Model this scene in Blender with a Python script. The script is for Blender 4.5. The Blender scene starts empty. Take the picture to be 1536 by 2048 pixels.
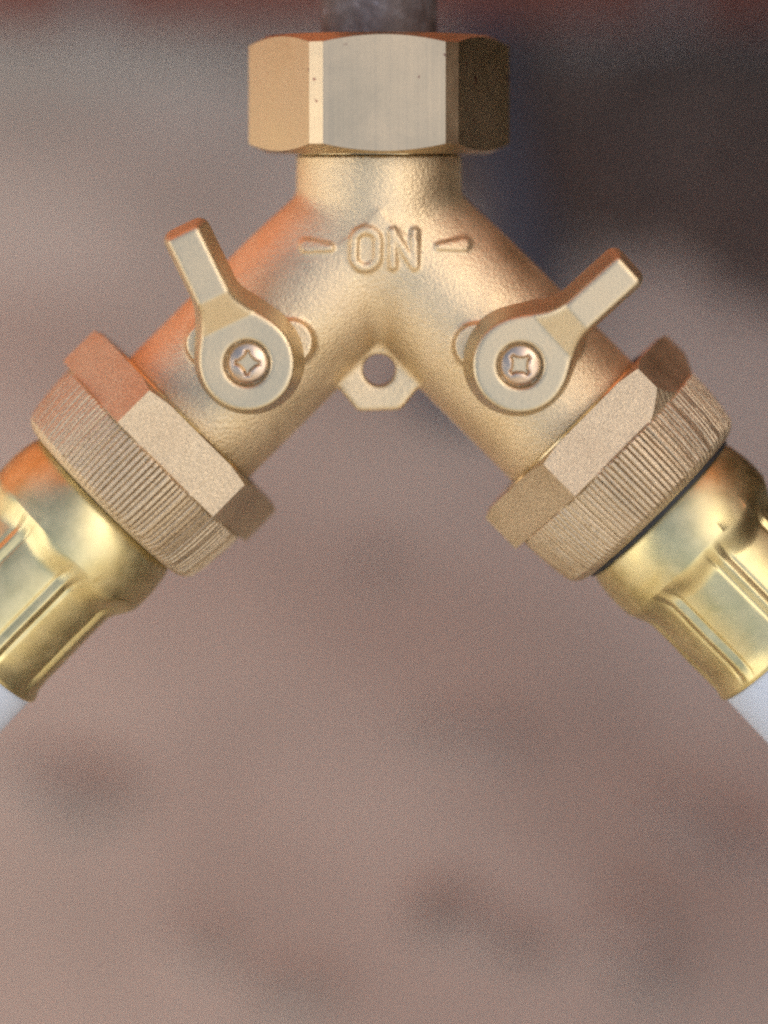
import bpy, bmesh, math, random
import numpy as np
from mathutils import Matrix, Vector

R = math.radians
sc = bpy.context.scene
C = sc.collection
rng = random.Random(7)
nrg = np.random.default_rng(11)

# ------------------------------------------------------------------ camera, sky, sun, exposure
S = 7.3e-5                       # metres per photo pixel on the plane of the fitting's axis
D = 5000.0                       # camera distance in those pixels
VX, VY = 768.0, 305.0            # foot of the perpendicular from the lens on that plane
PITCH = R(40)
HEIGHT = 0.35                    # fitting above the ground
ROT = Matrix.Rotation(-PITCH, 4, 'X')           # fitting frame: x right, y away from lens, z up the spout
FIT = Matrix.Translation((0, 0, HEIGHT)) @ ROT

cam = bpy.data.cameras.new('camera')
cam_ob = bpy.data.objects.new('camera', cam); C.objects.link(cam_ob)
cam_ob.matrix_world = FIT @ Matrix.Translation((0, -D*S, 0)) @ Matrix.Rotation(R(90), 4, 'X')
cam.sensor_width = 36; cam.lens = 36*D/2048
cam.shift_y = -(1024-VY)/2048
cam.clip_start = 0.01; cam.clip_end = 200
cam.dof.use_dof = True
cam.dof.focus_distance = (D-185)*S
cam.dof.aperture_fstop = 4.6
sc.camera = cam_ob

SUN_EL, SUN_AZ = R(40), R(116)     # azimuth clockwise from +Y
world = bpy.data.worlds.new('World'); sc.world = world
world.use_nodes = True
wn = world.node_tree
sky = wn.nodes.new('ShaderNodeTexSky'); sky.sky_type = 'NISHITA'
sky.sun_disc = False; sky.sun_elevation = SUN_EL; sky.sun_rotation = SUN_AZ
sky.air_density = 1.0; sky.dust_density = 5.0; sky.ozone_density = 1.0
bg = wn.nodes['Background']; bg.inputs['Strength'].default_value = 0.12
wn.links.new(sky.outputs[0], bg.inputs['Color'])

sun = bpy.data.lights.new('sun', 'SUN'); sun.energy = 4.6; sun.angle = R(6); sun.color = (1, .90, .78)
sun_ob = bpy.data.objects.new('sun', sun); C.objects.link(sun_ob)
sdir = Vector((math.sin(SUN_AZ)*math.cos(SUN_EL), math.cos(SUN_AZ)*math.cos(SUN_EL), math.sin(SUN_EL)))
sun_ob.rotation_euler = sdir.to_track_quat('Z', 'Y').to_euler()
sun_ob.location = sdir*3

sc.view_settings.view_transform = 'Standard'
sc.view_settings.look = 'None'
sc.view_settings.exposure = 1.22
sc.view_settings.gamma = 1.0
sc.cycles.use_denoising = False      # keep the fine grain of the lens blur
sc.cycles.filter_width = 2.5
sc.cycles.use_light_tree = False
sc.cycles.use_adaptive_sampling = False
sc.cycles.pixel_filter_type = 'BLACKMAN_HARRIS'

# ------------------------------------------------------------------ helpers
def unproj(px, py, w=0.0):
    """photo pixel at depth w (pixels in front of the axis plane) -> (u, v) pixels"""
    k = 1 - w/D
    return VX+(px-VX)*k, VY+(py-VY)*k

def loc(u, v, w=0.0):
    """pixel coordinates -> metres in the fitting frame"""
    return Vector(((u-VX)*S, -w*S, -(v-VY)*S))

def on_soil(p, lift=.002):
    return Vector((p.x, p.y, float(lumps(np.array([p.x]), np.array([p.y]))[0])-.012+lift))

def to_ground(px, py, z=0.0):
    p = cam_ob.matrix_world.translation
    q = FIT @ loc(px, py, 0)
    d = q-p
    t = (z-p.z)/d.z
    return p+d*t

def tag(o, label=None, cat=None, group=None, kind=None):
    if label: o['label'] = label
    if cat: o['category'] = cat
    if group: o['group'] = group
    if kind: o['kind'] = kind
    return o

def empty(name, mat, label, cat, group=None):
    o = bpy.data.objects.new(name, None); C.objects.link(o)
    o.matrix_world = mat; o.empty_display_size = .02
    return tag(o, label, cat, group)

def mesh_np(name, verts, faces):
    me = bpy.data.meshes.new(name)
    verts = np.asarray(verts, np.float32); faces = np.asarray(faces, np.int32)
    n = faces.shape[1]
    me.vertices.add(len(verts)); me.vertices.foreach_set('co', verts.ravel())
    me.loops.add(faces.size); me.loops.foreach_set('vertex_index', faces.ravel())
    me.polygons.add(len(faces))
    me.polygons.foreach_set('loop_start', np.arange(0, faces.size, n, dtype=np.int32))
    me.update(calc_edges=True); me.validate()
    return me

def link(name, me, mat, parent=None, smooth=True, sharp=None):
    o = bpy.data.objects.new(name, me); C.objects.link(o)
    if mat and not me.materials: me.materials.append(mat)
    if smooth: me.shade_smooth()
    if sharp: me.set_sharp_from_angle(angle=R(sharp))
    if parent: o.parent = parent
    return o

def surface_nets(F):
    """zero level of a sampled field, vertices in grid units"""
    Sg = F < 0
    c = np.zeros(tuple(n-1 for n in F.shape), np.uint8)
    for a in (0, 1):
        for b in (0, 1):
            for d in (0, 1):
                c += Sg[a:F.shape[0]-1+a, b:F.shape[1]-1+b, d:F.shape[2]-1+d]
    act = (c > 0) & (c < 8)
    ii = np.argwhere(act)
    idx = np.full(act.shape, -1, np.int32); idx[act] = np.arange(len(ii))
    acc = np.zeros((len(ii), 3)); cnt = np.zeros(len(ii))
    corners = [(a, b, d) for a in (0, 1) for b in (0, 1) for d in (0, 1)]
    for A in corners:
        for ax in range(3):
            if A[ax]: continue
            B = list(A); B[ax] = 1
            fa = F[ii[:, 0]+A[0], ii[:, 1]+A[1], ii[:, 2]+A[2]]
            fb = F[ii[:, 0]+B[0], ii[:, 1]+B[1], ii[:, 2]+B[2]]
            m = (fa < 0) != (fb < 0)
            t = np.where(m, fa/np.where(m, fa-fb, 1), 0)
            p = np.tile(np.array(A, float), (len(ii), 1)); p[:, ax] = t
            acc[m] += p[m]; cnt[m] += 1
    V = ii+acc/cnt[:, None]
    quads = []
    for ax in range(3):
        b, d = [(1, 2), (2, 0), (0, 1)][ax]
        s0 = [slice(None)]*3; s1 = [slice(None)]*3
        s0[ax] = slice(0, -1); s1[ax] = slice(1, None)
        for q in (b, d): s0[q] = s1[q] = slice(1, -1)
        A = Sg[tuple(s0)]; B = Sg[tuple(s1)]
        for up in (True, False):
            e = np.argwhere((A & ~B) if up else (~A & B))
            e[:, b] += 1; e[:, d] += 1
            def cell(db, dd):
                x = e.copy(); x[:, b] -= db; x[:, d] -= dd
                return idx[x[:, 0], x[:, 1], x[:, 2]]
            q4 = np.stack([cell(1, 1), cell(0, 1), cell(0, 0), cell(1, 0)], 1)
            quads.append(q4 if up else q4[:, ::-1])
    return V, np.concatenate(quads)

def smin(a, b, k):
    h = np.clip(.5+.5*(b-a)/k, 0, 1)
    return b+(a-b)*h-k*h*(1-h)
def smax(a, b, k): return -smin(-a, -b, k)
def sstep(a, b, x):
    t = np.clip((x-a)/(b-a), 0, 1); return t*t*(3-2*t)

def seg2(x, y, ax, ay, bx, by):
    dx, dy = bx-ax, by-ay
    t = np.clip(((x-ax)*dx+(y-ay)*dy)/(dx*dx+dy*dy), 0, 1)
    return np.hypot(x-ax-t*dx, y-ay-t*dy)

def polar(name, th, rows, cap0=True, cap1=True):
    """surface of rows (z(theta), r(theta)) around local Z, pixels -> metres; first row lowest z"""
    n = len(th); V = []
    for z, r in rows:
        z = np.broadcast_to(np.asarray(z, float), (n,)); r = np.broadcast_to(np.asarray(r, float), (n,))
        V.append(np.stack([r*np.cos(th), r*np.sin(th), z], 1))
    V = np.concatenate(V)*S
    F = []
    a = np.arange(n); b = (a+1) % n
    for k in range(len(rows)-1):
        F.append(np.stack([k*n+a, k*n+b, (k+1)*n+b, (k+1)*n+a], 1))
    F = np.concatenate(F)
    me = mesh_np(name, V, F)
    bm = bmesh.new(); bm.from_mesh(me); bm.verts.ensure_lookup_table()
    if cap0: bm.faces.new([bm.verts[i] for i in range(n-1, -1, -1)])
    if cap1: bm.faces.new([bm.verts[(len(rows)-1)*n+i] for i in range(n)])
    bm.to_mesh(me); bm.free()
    return me

# ------------------------------------------------------------------ materials
def new_mat(name):
    m = bpy.data.materials.new(name); m.use_nodes = True
    nt = m.node_tree
    return m, nt, nt.nodes['Principled BSDF']

def nd(nt, t, **kw):
    n = nt.nodes.new(t)
    for k, v in kw.items():
        if k in n.inputs: n.inputs[k].default_value = v
        else: setattr(n, k, v)
    return n

def noise(nt, scale, detail=3, rough=.5, vec=None, dist=0.0):
    n = nd(nt, 'ShaderNodeTexNoise'); n.inputs['Scale'].default_value = scale
    n.inputs['Detail'].default_value = detail; n.inputs['Roughness'].default_value = rough
    n.inputs['Distortion'].default_value = dist
    if vec is not None: nt.links.new(vec, n.inputs['Vector'])
    return n

def ramp(nt, fac, stops):
    r = nd(nt, 'ShaderNodeValToRGB')
    e = r.color_ramp.elements
    while len(e) < len(stops): e.new(.5)
    for x, (p, c) in zip(e, stops):
        x.position = p; x.color = (*c, 1) if len(c) == 3 else c
    nt.links.new(fac, r.inputs['Fac']); return r

def maprange(nt, val, a, b, c, d):
    m = nd(nt, 'ShaderNodeMapRange')
    for k, v in zip(('From Min', 'From Max', 'To Min', 'To Max'), (a, b, c, d)): m.inputs[k].default_value = v
    nt.links.new(val, m.inputs['Value']); return m.outputs[0]

def brass(name, cols, rough, bumps, wear=25, grain=None, rough_var=.08, stretch=None, specks=None):
    m, nt, p = new_mat(name)
    tc = nd(nt, 'ShaderNodeTexCoord').outputs['Object']
    big = noise(nt, wear/.01*.04, 4, .6, tc, .3)
    col = ramp(nt, big.outputs['Fac'], [(.3, cols[0]), (.7, cols[1])])
    out = col.outputs[0]
    if grain:
        g = noise(nt, grain[0], 2, .6, tc)
        mix = nd(nt, 'ShaderNodeMix', data_type='RGBA', blend_type='MULTIPLY')
        mix.inputs['Factor'].default_value = 1
        gr = ramp(nt, g.outputs['Fac'], [(.3, (grain[1],)*3), (.65, (1, 1, 1))])
        nt.links.new(out, mix.inputs['A']); nt.links.new(gr.outputs[0], mix.inputs['B'])
        out = mix.outputs['Result']
    if specks:
        sn = noise(nt, specks[0], 2, .5, tc)
        sr = ramp(nt, sn.outputs['Fac'], [(specks[1], (1, 1, 1)), (specks[1]+.035, specks[2])])
        mx = nd(nt, 'ShaderNodeMix', data_type='RGBA', blend_type='MULTIPLY'); mx.inputs['Factor'].default_value = 1
        nt.links.new(out, mx.inputs['A']); nt.links.new(sr.outputs[0], mx.inputs['B']); out = mx.outputs['Result']
    nt.links.new(out, p.inputs['Base Color'])
    p.inputs['Metallic'].default_value = 1
    nt.links.new(maprange(nt, big.outputs['Fac'], .3, .7, rough-rough_var, rough+rough_var), p.inputs['Roughness'])
    prev = None
    for sc_, dist, st in bumps:
        vec = tc
        if stretch:
            mp = nd(nt, 'ShaderNodeMapping'); mp.inputs['Scale'].default_value = stretch
            nt.links.new(tc, mp.inputs['Vector']); vec = mp.outputs[0]
        nz = noise(nt, sc_, 2, .55, vec)
        b = nd(nt, 'ShaderNodeBump'); b.inputs['Distance'].default_value = dist; b.inputs['Strength'].default_value = st
        nt.links.new(nz.outputs['Fac'], b.inputs['Height'])
        if prev: nt.links.new(prev.outputs[0], b.inputs['Normal'])
        prev = b
    if prev: nt.links.new(prev.outputs[0], p.inputs['Normal'])
    return m

M_cast = brass('cast_brass', ((0.67, 0.54, 0.335), (0.75, 0.62, 0.415)), .54, [(2000, 2.6e-4, .45), (700, 3e-4, .10)], grain=(1800, .9), specks=(380, .775, (.6, .5, .38)))
M_nut = brass('machined_brass', ((0.435, 0.35, 0.225), (0.465, 0.38, 0.255)), .33, [(900, 0.6e-4, .3)], stretch=(1, 1, .02), grain=(2600, .93), specks=(520, .70, (.35, .2, .25)))
M_ring = brass('turned_brass', ((0.623, 0.502, 0.274), (0.669, 0.547, 0.319)), .2, [])
M_sand = brass('sandblasted_brass', ((0.57, 0.46, 0.305), (0.63, 0.515, 0.35)), .54, [(3200, 1.6e-4, .6)], grain=(3000, .72), specks=(500, .73, (.5, .4, .3)))
M_lever = brass('satin_brass', ((0.55, 0.455, 0.29), (0.59, 0.49, 0.32)), .44, [(2600, 1.2e-4, .25)], grain=(3000, .95))
M_ferrule = brass('polished_brass', ((0.562, 0.486, 0.236), (0.654, 0.578, 0.327)), .40, [(130, 1.2e-3, .05)], wear=60, rough_var=.06, grain=(500, .9))
M_screw = brass('plated_screw', ((0.56, 0.43, 0.31), (0.62, 0.49, 0.37)), .33, [])

def simple(name, col, rough=.6, metal=0.0, var=None, bump=None):
    m, nt, p = new_mat(name)
    p.inputs['Base Color'].default_value = (*col, 1); p.inputs['Roughness'].default_value = rough; p.inputs['Metallic'].default_value = metal
    tc = nd(nt, 'ShaderNodeTexCoord').outputs['Object']
    if var:
        n = noise(nt, var[0], 5, .65, tc, .2)
        r = ramp(nt, n.outputs['Fac'], var[1]); nt.links.new(r.outputs[0], p.inputs['Base Color'])
    if bump:
        n2 = noise(nt, bump[0], 4, .6, tc)
        b = nd(nt, 'ShaderNodeBump'); b.inputs['Distance'].default_value = bump[1]; b.inputs['Strength'].default_value = bump[2]
        nt.links.new(n2.outputs['Fac'], b.inputs['Height']); nt.links.new(b.outputs[0], p.inputs['Normal'])
    return m

M_pipe = simple('weathered_pipe', (.2, .18, .18), .55, .25,
                (330, [(.3, (.05, .036, .032)), (.5, (.08, .062, .058)), (.64, (.115, .10, .10)), (.76, (.24, .23, .26))]), (700, 4e-4, .4))
M_rubber = simple('black_rubber', (.02, .022, .025), .6)
M_hose = simple('pale_hose', (.5, .56, .64), .5, 0, (40, [(.3, (.46, .525, .61)), (.7, (.52, .585, .67))]))
M_bluetube = simple('dark_blue_tube', (.055, .064, .08), .7)
def ground_mat():
    m, nt, p = new_mat('bare_soil')
    tc = nd(nt, 'ShaderNodeTexCoord').outputs['Object']
    n1 = noise(nt, 14, 2, .5, tc, .2)
    soil = ramp(nt, n1.outputs['Fac'], [(.28, (.36, .315, .255)), (.5, (.42, .37, .30)), (.7, (.47, .415, .335))])
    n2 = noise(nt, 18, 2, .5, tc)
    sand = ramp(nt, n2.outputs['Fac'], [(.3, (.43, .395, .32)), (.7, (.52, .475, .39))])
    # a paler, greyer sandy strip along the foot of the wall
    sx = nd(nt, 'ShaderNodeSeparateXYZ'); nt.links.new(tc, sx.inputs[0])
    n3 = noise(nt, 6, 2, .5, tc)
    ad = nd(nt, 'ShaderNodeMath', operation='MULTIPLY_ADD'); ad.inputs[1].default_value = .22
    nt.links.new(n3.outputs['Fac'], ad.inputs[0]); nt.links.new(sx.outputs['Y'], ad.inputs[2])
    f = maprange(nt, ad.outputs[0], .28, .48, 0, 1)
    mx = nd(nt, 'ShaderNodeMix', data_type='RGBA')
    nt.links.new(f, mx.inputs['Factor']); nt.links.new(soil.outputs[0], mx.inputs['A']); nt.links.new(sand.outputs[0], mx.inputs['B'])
    nt.links.new(mx.outputs['Result'], p.inputs['Base Color']); p.inputs['Roughness'].default_value = .95
    return m
M_ground = ground_mat()
M_shade_chips = simple('shade_chips', (.08, .06, .05), .9, 0, (60, [(.3, (.07, .053, .043)), (.7, (.18, .135, .10))]))  # dark chip colour stands in for shade on the soil
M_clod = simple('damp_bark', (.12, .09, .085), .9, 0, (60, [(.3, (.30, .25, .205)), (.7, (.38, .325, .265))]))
M_brick = simple('red_brick', (.40, .15, .08), .85, 0, (9, [(.3, (.42, .13, .06)), (.7, (.56, .20, .09))]), (120, .002, .5))
M_shaded_brick = simple('shaded_brick', (.2, .07, .045), .85, 0, (9, [(.3, (.16, .05, .034)), (.7, (.26, .085, .055))]), (120, .002, .5))  # shade at the wall foot put into a darker brick colour
M_mortar = simple('mortar', (.35, .31, .28), .9)
M_shade_fence = simple('shade_fence_dark', (.10, .065, .045), .7, 0, (12, [(.3, (.08, .05, .035)), (.7, (.14, .09, .06))]))

# ------------------------------------------------------------------ setting: ground, brick wall, added fence
def sheet(name, xs, ys, zf, mat):
    X, Y = np.meshgrid(xs, ys, indexing='ij')
    Z = zf(X, Y)
    n, m = X.shape
    V = np.stack([X, Y, Z], -1).reshape(-1, 3)
    i, j = np.meshgrid(np.arange(n-1), np.arange(m-1), indexing='ij')
    a = (i*m+j).ravel()
    return link(name, mesh_np(name, V, np.stack([a, a+m, a+m+1, a+1], 1)), mat)

def lumps(X, Y):
    Z = np.zeros_like(X)
    r = np.random.default_rng(3)
    for k in range(60):
        f = r.uniform(8, 70); th = r.uniform(0, 6.28); ph = r.uniform(0, 6.28)
        Z += .026/f*np.sin(f*(X*np.cos(th)+Y*np.sin(th))+ph)*r.uniform(.3, 1)
    return Z*np.exp(-np.maximum(0, np.hypot(X, Y)-1.2))
fine = np.linspace(-1.2, 1.2, 301)
far = np.array([1.6, 2.4, 4, 8, 20, 60])
gx = np.concatenate([-far[::-1], fine, far])
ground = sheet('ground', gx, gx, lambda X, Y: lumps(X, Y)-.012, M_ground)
tag(ground, 'bare pinkish brown soil seen far out of focus', 'ground', kind='structure')

WALL_Y = .49
bw = empty('brick_wall', Matrix.Translation((0, WALL_Y, 0)), 'blurred red brick wall along the top edge of the picture', 'wall')
def box_mesh(name, sx, sy, sz, bev=0):
    bm = bmesh.new(); bmesh.ops.create_cube(bm, size=1)
    bmesh.ops.scale(bm, vec=(sx, sy, sz), verts=bm.verts)
    if bev: bmesh.ops.bevel(bm, geom=bm.edges[:], offset=bev, segments=1, affect='EDGES')
    me = bpy.data.meshes.new(name); bm.to_mesh(me); bm.free(); return me
mo = link('mortar', box_mesh('mortar', 3.2, .10, 3.4), M_mortar, bw, smooth=False); mo.location = (0, .058, 1.65)
bmesh_brick = box_mesh('brick', .215, .06, .065, .004); bmesh_brick.materials.append(M_brick)
shaded_brick_mesh = bmesh_brick.copy(); shaded_brick_mesh.materials.clear(); shaded_brick_mesh.materials.append(M_shaded_brick)
for row in range(28):
    for k in range(-5, 6):
        x = k*.225+(.1125 if row % 2 else 0)
        if abs(x) > 1.24: continue
        o = link('brick', bmesh_brick if row > 1 else shaded_brick_mesh, M_brick, bw, smooth=False)
        o.location = (x, .03+rng.uniform(-.0015, .0015), .035+row*.075)

V = []; Fq = []
cube = [(x, y, z) for x in (-.1075, .1075) for y in (-.03, .03) for z in (-.0325, .0325)]
for row in range(28, 45):
    for k in range(-7, 8):
        x = k*.225+(.1125 if row % 2 else 0)
        if abs(x) > 1.5: continue
        n = len(V); dy = rng.uniform(-.0015, .0015)
        V += [(x+a, .03+dy+b, .035+row*.075+c) for a, b, c in cube]
        Fq += [[n+i for i in f] for f in ((0, 1, 3, 2), (4, 6, 7, 5), (0, 4, 5, 1), (2, 3, 7, 6), (0, 2, 6, 4), (1, 5, 7, 3))]
tag(link('upper_brickwork', mesh_np('upper_brickwork', V, Fq), M_brick, bw, smooth=False), kind='stuff')

# lawn in front of the bed, behind the lens (seen only as a tint in the brass)
M_lawn = simple('lawn_turf', (.12, .14, .04), .9, 0, (25, [(.3, (.10, .12, .035)), (.7, (.19, .20, .06))]))
r4 = np.random.default_rng(8)
gx_ = r4.uniform(-1.1, 1.1, 16000); gy_ = -.16-r4.random(16000)**1.4*1.6
gh = r4.uniform(.02, .05, 16000); ga = r4.uniform(0, 6.28, 16000); gl = r4.uniform(-.02, .02, (2, 16000))
gz = lumps(gx_, gy_)-.014
V = np.stack([np.stack([gx_-.002*np.cos(ga), gy_-.002*np.sin(ga), gz], 1), np.stack([gx_+.002*np.cos(ga), gy_+.002*np.sin(ga), gz], 1),
              np.stack([gx_+gl[0], gy_+gl[1], gz+gh], 1)], 1).reshape(-1, 3)
lawn = link('grass', mesh_np('grass', V, np.arange(48000).reshape(-1, 3)), M_lawn, smooth=False)
tag(lawn, 'short green grass in front of the soil bed', 'grass', kind='stuff')

# ------------------------------------------------------------------ the splitter
sp = empty('hose_splitter', FIT, 'brass two way hose splitter marked ON, with two levers, hanging from the pipe', 'hose splitter')
AX, JV = 758.0, 456.0
h = 3.0
us = np.arange(207, 1310, h, dtype=np.float32); vs = np.arange(296, 1006, h, dtype=np.float32); ws = np.arange(-192, 216, h, dtype=np.float32)
U = us[:, None, None]; Vv = vs[None, :, None]; W = ws[None, None, :]
neck = np.maximum(np.hypot(U-AX, W)-165, np.maximum(311-Vv, Vv-JV)) + 0*U
q = .70710678
def arm(sgn, tmax, rad):
    t = (sgn*(U-AX)+(Vv-JV))*q
    n = ((U-AX)-sgn*(Vv-JV))*q
    r = np.hypot(n, W)
    return np.maximum(r-rad+6*sstep(220, 30, t), np.maximum(-t-20, t-tmax))
arms = smin(arm(-1, 574, 169), arm(1, 582, 169), 25)
F = smin(arms, neck, 11)
del arms, neck
Pu = VX+(U-VX)/(1-W/D); Pv = VY+(Vv-VY)/(1-W/D)
# raised lettering: - ON -
def letters(x, y):
    d = np.abs(seg2(x, y, 732, 484, 731, 512)-24)-8.5
    for a in ((786, 464, 786, 532), (830, 464, 829, 532), (786, 466, 828, 530)):
        d = np.minimum(d, seg2(x, y, *a)-8.5)
    for x0, y0, x1, y1, r0_, r1_ in ((613, 491, 660, 495, 14, 8), (928, 488, 878, 493, 14, 7)):
        dx, dy = x1-x0, y1-y0
        t = np.clip(((x-x0)*dx+(y-y0)*dy)/(dx*dx+dy*dy), 0, 1)
        d = np.minimum(d, np.hypot(x-x0-t*dx, y-y0-t*dy)-(r0_+(r1_-r0_)*t))
    return d
iu = (us > 560) & (us < 980); iv = (vs > 420) & (vs < 600); iw = ws > 60
sub = np.ix_(iu, iv, iw)
F[sub] -= (7.5*sstep(6, -6, letters(Pu[np.ix_(iu, [0], iw)], Pv[np.ix_([0], iv, iw)]))).astype(np.float32)
# lever bosses with their two stop ears
discs = [unproj(494, 727, 275), unproj(1041, 731, 275)]
for (eu, ev), (du, dv) in zip((unproj(499, 686, 180), unproj(1036, 689, 180)), discs):
    pad = seg2(U, Vv, eu-80, ev+2, eu+80, ev-2)-42
    pad = smin(pad, np.hypot(U-du, Vv-dv)-84, 8)
    pad = smax(pad-.1*(184-W), np.maximum(W-184, 60-W), 6)
    F = smin(F, pad, 12)
# eyelet in the fork
pts = [unproj(x, y, 60) for x, y in ((677, 777), (716, 824), (802, 821), (841, 772), (790, 690), (763, 660), (726, 690))]
d2 = np.full((len(us), len(vs), 1), -1e9, np.float32)
cu = sum(p[0] for p in pts)/7; cv = sum(p[1] for p in pts)/7
for (x0, y0), (x1, y1) in zip(pts, pts[1:]+pts[:1]):
    nx, ny = (y1-y0), -(x1-x0); L = math.hypot(nx, ny); nx /= L; ny /= L
    if (cu-x0)*nx+(cv-y0)*ny > 0: nx, ny = -nx, -ny
    d2 = smax(d2, (U-x0)*nx+(Vv-y0)*ny, 8) if d2.max() > -1e8 else (U-x0)*nx+(Vv-y0)*ny
hu, hv = unproj(758, 741, 60)
hole = np.hypot(U-hu, Vv-hv)-32
tab = smax(smax(d2, W-62, 12), 10-W, 12)
F = smin(F, tab, 14)
F = np.where(W > -150, smax(F, -hole+0*W, 6), F)
V, Q = surface_nets(F)
V = np.stack([(us[0]+V[:, 0]*h-VX)*S, -(ws[0]+V[:, 2]*h)*S, -(vs[0]+V[:, 1]*h-VY)*S], 1)
me = mesh_np('body', V, Q)
body = link('body', me, M_cast, sp)
del F, Pu, Pv

# swivel nut: hexagon with trimmed corners and 27 degree chamfers
LF, LS = 234.0, 30.0
ap = (LF+2*LS/math.sqrt(3))*math.sqrt(3)/2
yaw = R(2.6)
ring_th = []
rc = math.hypot(ap, LF/2); half = math.atan2(LF/2, ap)
normals = [(-math.pi/2+yaw+k*math.pi/3) for k in range(6)]
for nrm in normals:
    ring_th += list(np.linspace(nrm-half, nrm+half, 33))
    ring_th += list(np.linspace(nrm+half, nrm+math.pi/3-half, 6)[1:-1])
th = np.array(sorted((t % (2*math.pi)) for t in ring_th))
apc = rc*math.cos(math.pi/6-half)     # apothem of the trim
def hexr(th):
    d = (th-normals[0]+math.pi/6) % (math.pi/3)-math.pi/6
    e = (th-normals[0]) % (math.pi/3)-math.pi/6
    return np.minimum(ap/np.cos(d), apc/np.cos(e))
hr = hexr(th)
top_v, bot_v, r0, slope = 74.0, 307.0, 222.0, .5
def zz(v): return VY-v          # local z of the nut in pixels above the foot point
nut = polar('swivel_nut', th, [
    (zz(bot_v-16), 150), (zz(bot_v-2), 172), (zz(bot_v), 176), (zz(bot_v), r0),
    (zz(bot_v)+(hr-r0)*slope, hr), (zz(top_v)-(hr-r0)*slope, hr),
    (zz(top_v), r0), (zz(top_v), 122), (zz(top_v+20), 118)])
o = link('swivel_nut', nut, M_nut, sp, sharp=12)
o.location = loc(AX, VY)
th48 = np.linspace(0, 2*math.pi, 160, endpoint=False)
cr = polar('collar', th48, [(zz(318), 150), (zz(313), 156), (zz(310.5), 157), (zz(309.5), 160), (zz(308), 163), (zz(299), 164), (zz(295), 162), (zz(290), 158)])
o = link('collar', cr, M_ring, sp, sharp=40); o.location = loc(AX, VY)

# levers (one mesh, two copies): local x along the arm, y away from the lens is -w
hl = 3.0
xs = np.arange(-135, 312, hl, dtype=np.float32); ys = np.arange(-135, 138, hl, dtype=np.float32); zs = np.arange(150, 322, hl, dtype=np.float32)
X = xs[:, None, None]; Y = ys[None, :, None]; Z = zs[None, None, :]
dd = np.hypot(X, Y)-90+0*Z
bx = np.maximum(np.abs(X-150)-119, np.abs(Y)-(33+0*X))
bxo = np.hypot(np.maximum(np.abs(X-140)-128, 0), np.maximum(np.abs(Y)-25, 0))-7
d2 = smin(dd, bxo+0*Z, 64)
wt = 275+30*sstep(0, 1, np.clip((X-80)/62, 0, 1)*.999)
wt = 275+30*np.clip((X-80)/60, 0, 1)
wb = 168+40*sstep(95, 150, X)
G = smax(d2-.17*(wt-Z), Z-wt, 9)
G = smax(G, wb-Z, 8)
bore = np.maximum(np.hypot(X, Y)-44.5-.10*(Z-275), 255-Z)
G = smax(G, -bore, 5)
V, Q = surface_nets(G)
V = np.stack([(xs[0]+V[:, 0]*hl)*S, -(zs[0]+V[:, 2]*hl)*S, (ys[0]+V[:, 1]*hl)*S], 1)
me_lever = mesh_np('lever', V, Q[:, ::-1]*1)
me_lever.materials.append(M_lever)
# screw head with a cross recess
hs = 1.6
xs = np.arange(-46, 47, hs, dtype=np.float32); zs = np.arange(218, 276, hs, dtype=np.float32)
X = xs[:, None, None]; Y = xs[None, :, None]; Z = zs[None, None, :]
rr = np.hypot(X, Y)
H = np.sqrt(rr**2+(Z-176)**2)-92
H = smax(H, rr-40.5+0*Z, 5); H = np.maximum(H, 225-Z)
cross = np.minimum(np.maximum(np.abs(X)-26, np.abs(Y)-6), np.maximum(np.abs(Y)-26, np.abs(X)-6))
cross = smin(cross, (np.abs(X)+np.abs(Y))*.7071-16.5, 4)
cross = cross+.45*np.maximum(266-Z, 0)
cross = np.maximum(cross, 250-.25*rr-Z)
H = smax(H, -(cross), 2.5)
V, Q = surface_nets(H)
V = np.stack([(xs[0]+V[:, 0]*hs)*S, -(zs[0]+V[:, 2]*hs)*S, (xs[0]+V[:, 1]*hs)*S], 1)
me_screw = mesh_np('screw', V, Q[:, ::-1]*1); me_screw.materials.append(M_screw)
tips = [unproj(362, 462, 305), unproj(1263, 535, 305)]
for (du, dv), (tu, tv), sa in zip(discs, tips, (R(-43), R(3))):
    ang = math.atan2(-(tv-dv), tu-du)
    lv = link('lever', me_lever, M_lever, sp)
    lv.location = loc(du, dv); lv.rotation_euler = (0, -ang, 0)
    s_ = link('screw', me_screw, M_screw, lv)
    s_.rotation_euler = (0, ang+sa+R(45), 0)

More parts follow.
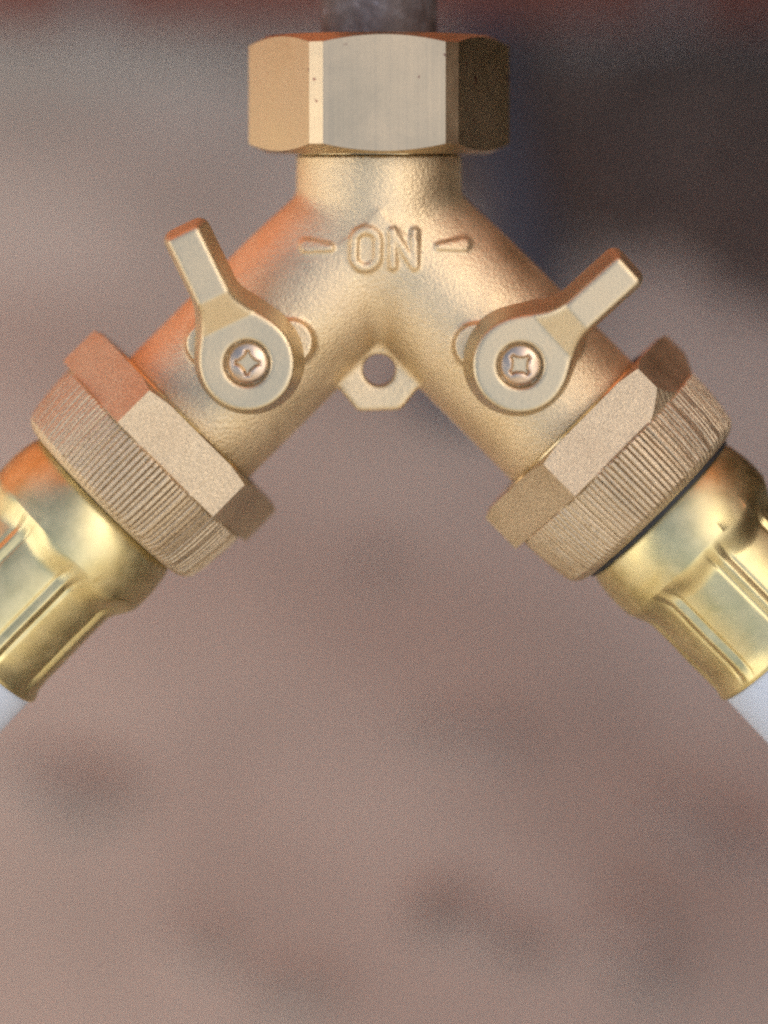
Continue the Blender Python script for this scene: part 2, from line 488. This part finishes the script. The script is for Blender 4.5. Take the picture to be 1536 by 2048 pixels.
# ------------------------------------------------------------------ hoses: coupling nut, washer, ferrule, tube
def hose(sgn, off, label, psi0, seed):
    """sgn -1: runs down to the left, +1: to the right"""
    r_ = np.random.default_rng(seed)
    a = Vector((sgn*q, 0, -q)); base = loc(AX, JV)+a*(520+off)*S
    tilt = R(6); a = a*math.cos(tilt)+Vector((0, -1, 0))*math.sin(tilt)      # the hoses lean a little towards the lens
    xv = Vector((0, 1, 0)).cross(a).normalized(); yv = a.cross(xv)
    Mx = Matrix((( xv.x, yv.x, a.x, base.x), (xv.y, yv.y, a.y, base.y), (xv.z, yv.z, a.z, base.z), (0, 0, 0, 1)))
    root = empty('garden_hose', FIT @ Mx, label, 'hose', 'hoses screwed onto the splitter')
    # theta of the polar meshes; psi (from the front towards the lower/right side) -> (-sin, -cos)
    def th_of(psi): return np.arctan2(-np.cos(psi), -np.sin(psi))
    NR = 130
    base_prof = np.array([0, 0, 0, 0, 0, -.35, -1, -.35])
    nth = NR*8
    psi = np.linspace(0, 2*np.pi, nth, endpoint=False)
    jit = r_.uniform(-.12, .12, NR)*2*np.pi/NR
    psi = psi+np.repeat(jit, 8)*np.tile([0, .2, .5, .8, 1, 1, 1, 1], NR)
    depth = np.repeat(r_.uniform(.8, 1.2, NR), 8)*np.tile(base_prof, NR)
    crn = [R(psi0+60*k) for k in range(6)]
    for c in crn:                                    # an edge exactly on every hexagon corner
        k = np.argmin(np.abs((psi-c+np.pi) % (2*np.pi)-np.pi)); psi[k] = c % (2*np.pi)
    th = th_of(psi)
    o_ = np.argsort(th % (2*np.pi)); th = th[o_] % (2*np.pi); psi = psi[o_]; depth = depth[o_]
    sn = np.sin(psi)
    if sgn < 0: amp = 2.2+2.4*sstep(-.75, .1, sn)
    else:       amp = 1.6+3.6*sstep(-.75, .05, sn)
    RH = 260.0; aph = RH*math.cos(math.pi/6)
    d = (psi-crn[0]) % (math.pi/3)-math.pi/6
    hr = aph/np.cos(d)
    Z0 = 0.0
    rows = [(Z0+70, 160), (Z0, 174), (Z0, np.minimum(hr, 240)), (Z0+np.maximum(hr-240, 0)/2.6, hr)]
    cut = Z0+62+(258-hr)/.62
    zc = np.minimum(np.where((sn > .35) & (sgn > 0), cut, Z0+92.5), Z0+92.5)
    rows.append((zc, hr))
    zl = Z0+95
    def wob(): return np.repeat(r_.normal(0, .5, NR), 8)
    for k, (dz, rr) in enumerate(((0, 236), (3, 238), (22, 237.5), (45, 236), (68, 234), (90, 231), (108, 228), (118, 225.5))):
        f = (0.4 if k == 0 else 1)
        rows.append((zl+dz, rr+amp*depth*f+wob()))
    rows += [(zl+126, 219+amp*depth*.5), (zl+131, 213+amp*depth*.12), (zl+134, 206), (zl+134, 182), (zl+120, 178)]
    me = polar('coupling_nut', th, rows)
    link('coupling_nut', me, M_sand, root, sharp=15)
    t160 = np.linspace(0, 2*np.pi, 160, endpoint=False)
    link('sleeve', polar('sleeve', t160, [(Z0+40, 165), (Z0-6, 169.6), (Z0-7, 172), (Z0-3, 192), (Z0+20, 205)]), M_ring, root, sharp=40)
    t192 = np.linspace(0, 2*np.pi, 384, endpoint=False)
    link('washer', polar('washer', t192, [(zl+118, 172), (zl+126, 188 if sgn > 0 else 178), (zl+143, 190 if sgn > 0 else 178), (zl+145, 174)]), M_rubber, root, sharp=40)
    # ferrule: bulged shoulder and eight crimped panels
    ps8 = 8
    ph0 = R(7) if sgn > 0 else R(17)
    psi_t = np.arctan2(-np.cos(t192), -np.sin(t192))
    # psi such that (cos th, sin th) = (-sin psi, -cos psi)
    e = (psi_t-ph0+math.pi/8) % (math.pi/4)-math.pi/8         # 0 at a ridge
    ridge = np.exp(-(e/R(2.2))**2); groove = np.exp(-((np.abs(e)-R(5.2))/R(1.3))**2)
    c_ = math.pi/8-np.abs(e)
    panel = 167-1.2*0+0*c_; panel = .78*panel+.22*165/np.cos(np.clip(c_, -.33, .33))
    crimp = panel+4.5*ridge-2.6*groove
    bump_ = 2.0*np.sin(3*psi_t+1.3)+1.2*np.sin(5*psi_t)
    rows = [(224, 168), (228, 176), (234, 181), (244, 185.5), (254, 188), (268, 190.5), (290, 193), (315, 193.5), (338, 192)]
    fr = []
    for z, r in rows: fr.append((z, r+bump_*(.1+.5*sstep(240, 330, np.array(z)))))
    sh = 352-5*np.cos(8*(psi_t-ph0))+5*np.sin(3*psi_t)
    for k, s_ in enumerate(np.linspace(0, 1, 12)):
        fr.append((sh+(s_-.3)*58, (192-2*s_)*(1-sstep(0, 1, np.array(s_)))+crimp*sstep(0, 1, np.array(s_))))
    dl = -42 if sgn > 0 else -24
    for z in (412, 450, 500, 540, 580):
        fr.append((z+dl*(z-412)/168, crimp+.6*np.sin(z/31+psi_t*2)))
    fr += [(z+dl, r) for z, r in ((608, crimp*.6+.4*174), (620, 176.5), (626, 178), (629, 177), (629, 175.5), (622, 170))]
    link('ferrule', polar('ferrule', t192, fr), M_ferrule, root, sharp=50)
    # tube: swept on beyond the frame and down to the ground
    inv = (FIT @ Mx).inverted()
    p0 = FIT @ Mx @ Vector((0, 0, (623+dl)*S)); dirw = (FIT.to_3x3() @ a).normalized()
    end = Vector((sgn*.62, -.30, .0125)); P = []
    c1 = p0+dirw*.34; c2 = end+Vector((-sgn*.22, -.03, 0))
    for t in np.linspace(0, 1, 60).tolist():
        P.append(((1-t)**3)*p0+3*t*(1-t)**2*c1+3*t*t*(1-t)*c2+t**3*end)
    bm = bmesh.new(); rings = []
    up = Vector((0, 0, 1))
    for i, p in enumerate(P):
        tg = (P[min(i+1, 59)]-P[max(i-1, 0)]).normalized()
        s1 = tg.cross(up).normalized(); s2 = s1.cross(tg)
        rings.append([bm.verts.new(inv @ (p+(s1*math.cos(k*math.pi/24)+s2*math.sin(k*math.pi/24))*(171 if i == 0 else 177)*S)) for k in range(48)])
    for A, B in zip(rings, rings[1:]):
        for k in range(48): bm.faces.new((A[k], A[(k+1) % 48], B[(k+1) % 48], B[k]))
    bm.faces.new(rings[-1]); bm.faces.new(rings[0][::-1])
    bmesh.ops.recalc_face_normals(bm, faces=bm.faces)
    me = bpy.data.meshes.new('tube'); bm.to_mesh(me); bm.free()
    link('tube', me, M_hose, root, sharp=60)
    return root
hose(-1, 20, 'pale hose with brass ferrule and ridged nut, running down to the left edge', -21.5, 21)
hose(1, 32, 'pale hose with brass ferrule and ridged nut, running down to the right edge', -20.6, 22)

# ------------------------------------------------------------------ the water pipe the splitter hangs from
def tube(name, P, rad, mat, n=64, parent=None):
    bm = bmesh.new(); rings = []; prev = None
    for i, p in enumerate(P):
        tg = (P[min(i+1, len(P)-1)]-P[max(i-1, 0)]).normalized()
        s1 = Vector((1, 0, 0)) if abs(tg.x) < .9 else Vector((0, 1, 0))
        s1 = (s1-tg*s1.dot(tg)).normalized() if prev is None else (prev-tg*prev.dot(tg)).normalized()
        prev = s1; s2 = tg.cross(s1)
        rings.append([bm.verts.new(p+(s1*math.cos(2*math.pi*k/n)+s2*math.sin(2*math.pi*k/n))*rad) for k in range(n)])
    for A, B in zip(rings, rings[1:]):
        for k in range(n): bm.faces.new((A[k], A[(k+1) % n], B[(k+1) % n], B[k]))
    bm.faces.new(rings[-1]); bm.faces.new(rings[0][::-1])
    bmesh.ops.recalc_face_normals(bm, faces=bm.faces)
    me = bpy.data.meshes.new(name); bm.to_mesh(me); bm.free()
    return link(name, me, mat, parent, sharp=60)
upw = (FIT.to_3x3() @ Vector((0, 0, 1))).normalized()
p0 = FIT @ loc(AX, 90); P = [p0+upw*(.004*i) for i in range(12)]
bend = P[-1]; c1 = bend+upw*.05
e = Vector((bend.x, WALL_Y-.02, bend.z+.085)); c2 = e-Vector((0, .12, 0))
for t in np.linspace(0, 1, 30)[1:].tolist():
    P.append(((1-t)**3)*bend+3*t*(1-t)**2*c1+3*t*t*(1-t)*c2+t**3*e)
pipe = tube('water_pipe', P, 116*S, M_pipe)
tag(pipe, 'dull grey stained metal pipe coming out of the top of the brass nut', 'pipe')

# ------------------------------------------------------------------ unseen fence added at the right for shade, dark chips painting shade, blue tube
fe = empty('shade_fence', Matrix.Translation((.72, 0, 0)), 'unseen dark fence added on the right to shade the splitter', 'fence')
me_board = box_mesh('board', .022, .1198, 1.13, .001); me_board.materials.append(M_shade_fence)
for k in range(10):
    o = link('board', me_board, M_shade_fence, fe, smooth=False)
    o.location = (rng.uniform(-.002, .002), WALL_Y-.08-k*.12, .565)

# unseen white boards added at far left as a pale reflector for the brass
M_white = simple('reflector_white', (.60, .64, .70), .6)
wf = empty('white_reflector', Matrix.Translation((-1.45, -.8, 0)), 'unseen white boards added on the left to reflect light into the brass', 'fence')
me_wb = box_mesh('board', .02, .145, 1.3, .003); me_wb.materials.append(M_white)
for k in range(9):
    o = link('board', me_wb, M_white, wf, smooth=False); o.location = (rng.uniform(-.002, .002), -.6+k*.15, .65)

# unseen dark foliage added to darken the reflections at the right
sh = empty('added_shrub', Matrix.Translation((.41, .34, 0)), 'unseen dark foliage added on the right to darken reflections in the brass', 'added_shrub')
M_leaf = simple('dark_leaf', (.07, .06, .035), .6, 0, (20, [(.3, (.13, .10, .055)), (.7, (.20, .155, .085))]))
M_stem = simple('shrub_stem', (.08, .06, .04), .9)
rl = np.random.default_rng(4); N = 3200
dirs = rl.normal(size=(N, 3)); dirs /= np.linalg.norm(dirs, axis=1)[:, None]
ctr = dirs*(rl.random(N)**.45)[:, None]*np.array([.17, .17, .27])*(1+.25*np.sin(5*dirs[:, :1]*3+dirs[:, 2:]*7))+np.array([0, 0, .32])
ta = rl.normal(size=(N, 3)); ta /= np.linalg.norm(ta, axis=1)[:, None]
tb = np.cross(ta, rl.normal(size=(N, 3))); tb /= np.linalg.norm(tb, axis=1)[:, None]
L_ = rl.uniform(.014, .028, N)[:, None]
V = np.stack([ctr-ta*L_, ctr+tb*L_*.45, ctr+ta*L_, ctr-tb*L_*.45], 1).reshape(-1, 3)
link('leaves', mesh_np('leaves', V, np.arange(4*N).reshape(-1, 4)), M_leaf, sh, smooth=False)
sh.children[0]['kind'] = 'stuff'
for k in range(4):
    a = k*1.6+.4
    tube('stem', [Vector((math.cos(a)*.012*(1+i*1.4), math.sin(a)*.012*(1+i*1.4), -.02+.1*i)) for i in range(5)], .006-.0005*k, M_stem, n=10, parent=sh)

def chips(name, pts, lo, hi, mat, seed, flat=.35):
    r = random.Random(seed); V = []; F = []
    for p in pts:
        L = r.uniform(lo, hi); w = L*r.uniform(.35, .7); t = L*flat*r.uniform(.5, 1)
        M = Matrix.Translation(p) @ Matrix.Rotation(r.uniform(0, 6.28), 4, 'Z') @ Matrix.Rotation(r.uniform(-.4, .4), 4, 'X') @ Matrix.Rotation(r.uniform(-.3, .3), 4, 'Y')
        n = len(V)
        for sx, sy, sz in ((-1, -.6, -1), (-.7, .9, -1), (.8, 1, -1), (1, -.8, -1), (-.8, -.4, 1), (-.5, .7, 1), (.6, .8, 1), (.9, -.5, 1)):
            V.append(M @ Vector((sx*L/2*r.uniform(.8, 1.1), sy*w/2*r.uniform(.8, 1.1), sz*t/2)))
        F += [[n+i for i in f] for f in ((3, 2, 1, 0), (4, 5, 6, 7), (0, 1, 5, 4), (1, 2, 6, 5), (2, 3, 7, 6), (3, 0, 4, 7))]
    me = bpy.data.meshes.new(name); me.from_pydata(V, [], F); me.update()
    return link(name, me, mat, smooth=False)
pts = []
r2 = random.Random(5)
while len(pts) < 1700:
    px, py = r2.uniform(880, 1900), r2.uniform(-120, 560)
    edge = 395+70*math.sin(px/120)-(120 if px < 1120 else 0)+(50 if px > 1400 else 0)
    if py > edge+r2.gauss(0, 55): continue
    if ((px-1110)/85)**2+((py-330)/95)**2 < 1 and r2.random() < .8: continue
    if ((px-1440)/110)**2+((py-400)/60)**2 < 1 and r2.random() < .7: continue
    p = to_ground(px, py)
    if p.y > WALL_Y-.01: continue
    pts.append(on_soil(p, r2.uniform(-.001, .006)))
tag(chips('shade_chips', pts, .014, .04, M_shade_chips, 9), 'dark chips painting the shade on the soil behind the right lever', 'shade chips', kind='stuff')
pts = []
for px, py, L, wd, n in ((150, 1610, 110, 45, 8), (1390, 1640, 200, 40, 9), (1000, 1900, 190, 50, 3), (470, 1960, 190, 45, 2), (930, 1520, 90, 40, 2), (730, 1130, 110, 35, 2),
                      (1270, 1930, 80, 40, 4)):
    for k in range(n):
        a = r2.gauss(0, .5)*L; d = r2.gauss(0, .5)*wd
        pts.append(on_soil(to_ground(px+a*.82-d*.57, py+a*.5+d*.82, -.012)))
for px, py, rx, ry, n in ((560, 88, 120, 20, 16), (330, 62, 120, 12, 5), (60, 60, 120, 12, 4)):
    for k in range(n):
        a = r2.uniform(0, 6.28); d = r2.random()**.5
        pts.append(on_soil(to_ground(px+rx*d*math.cos(a), py+ry*d*math.sin(a), -.012)))
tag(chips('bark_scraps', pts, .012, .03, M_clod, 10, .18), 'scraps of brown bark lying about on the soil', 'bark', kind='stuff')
P = []  # dark blue band swept along the ground right of the nut
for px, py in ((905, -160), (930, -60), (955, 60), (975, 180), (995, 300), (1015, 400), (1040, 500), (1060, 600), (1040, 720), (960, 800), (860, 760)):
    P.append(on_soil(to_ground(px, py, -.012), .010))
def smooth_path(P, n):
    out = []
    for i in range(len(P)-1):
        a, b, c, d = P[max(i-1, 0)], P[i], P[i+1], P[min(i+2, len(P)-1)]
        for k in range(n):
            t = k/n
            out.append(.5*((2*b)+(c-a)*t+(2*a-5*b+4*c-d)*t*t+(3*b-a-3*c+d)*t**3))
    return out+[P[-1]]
bh = tube('blue_tube', smooth_path(P, 8), .0115, M_bluetube, n=24)
tag(bh, 'dark blue tube laid along the ground, blurred, right of the hexagonal nut', 'hose')
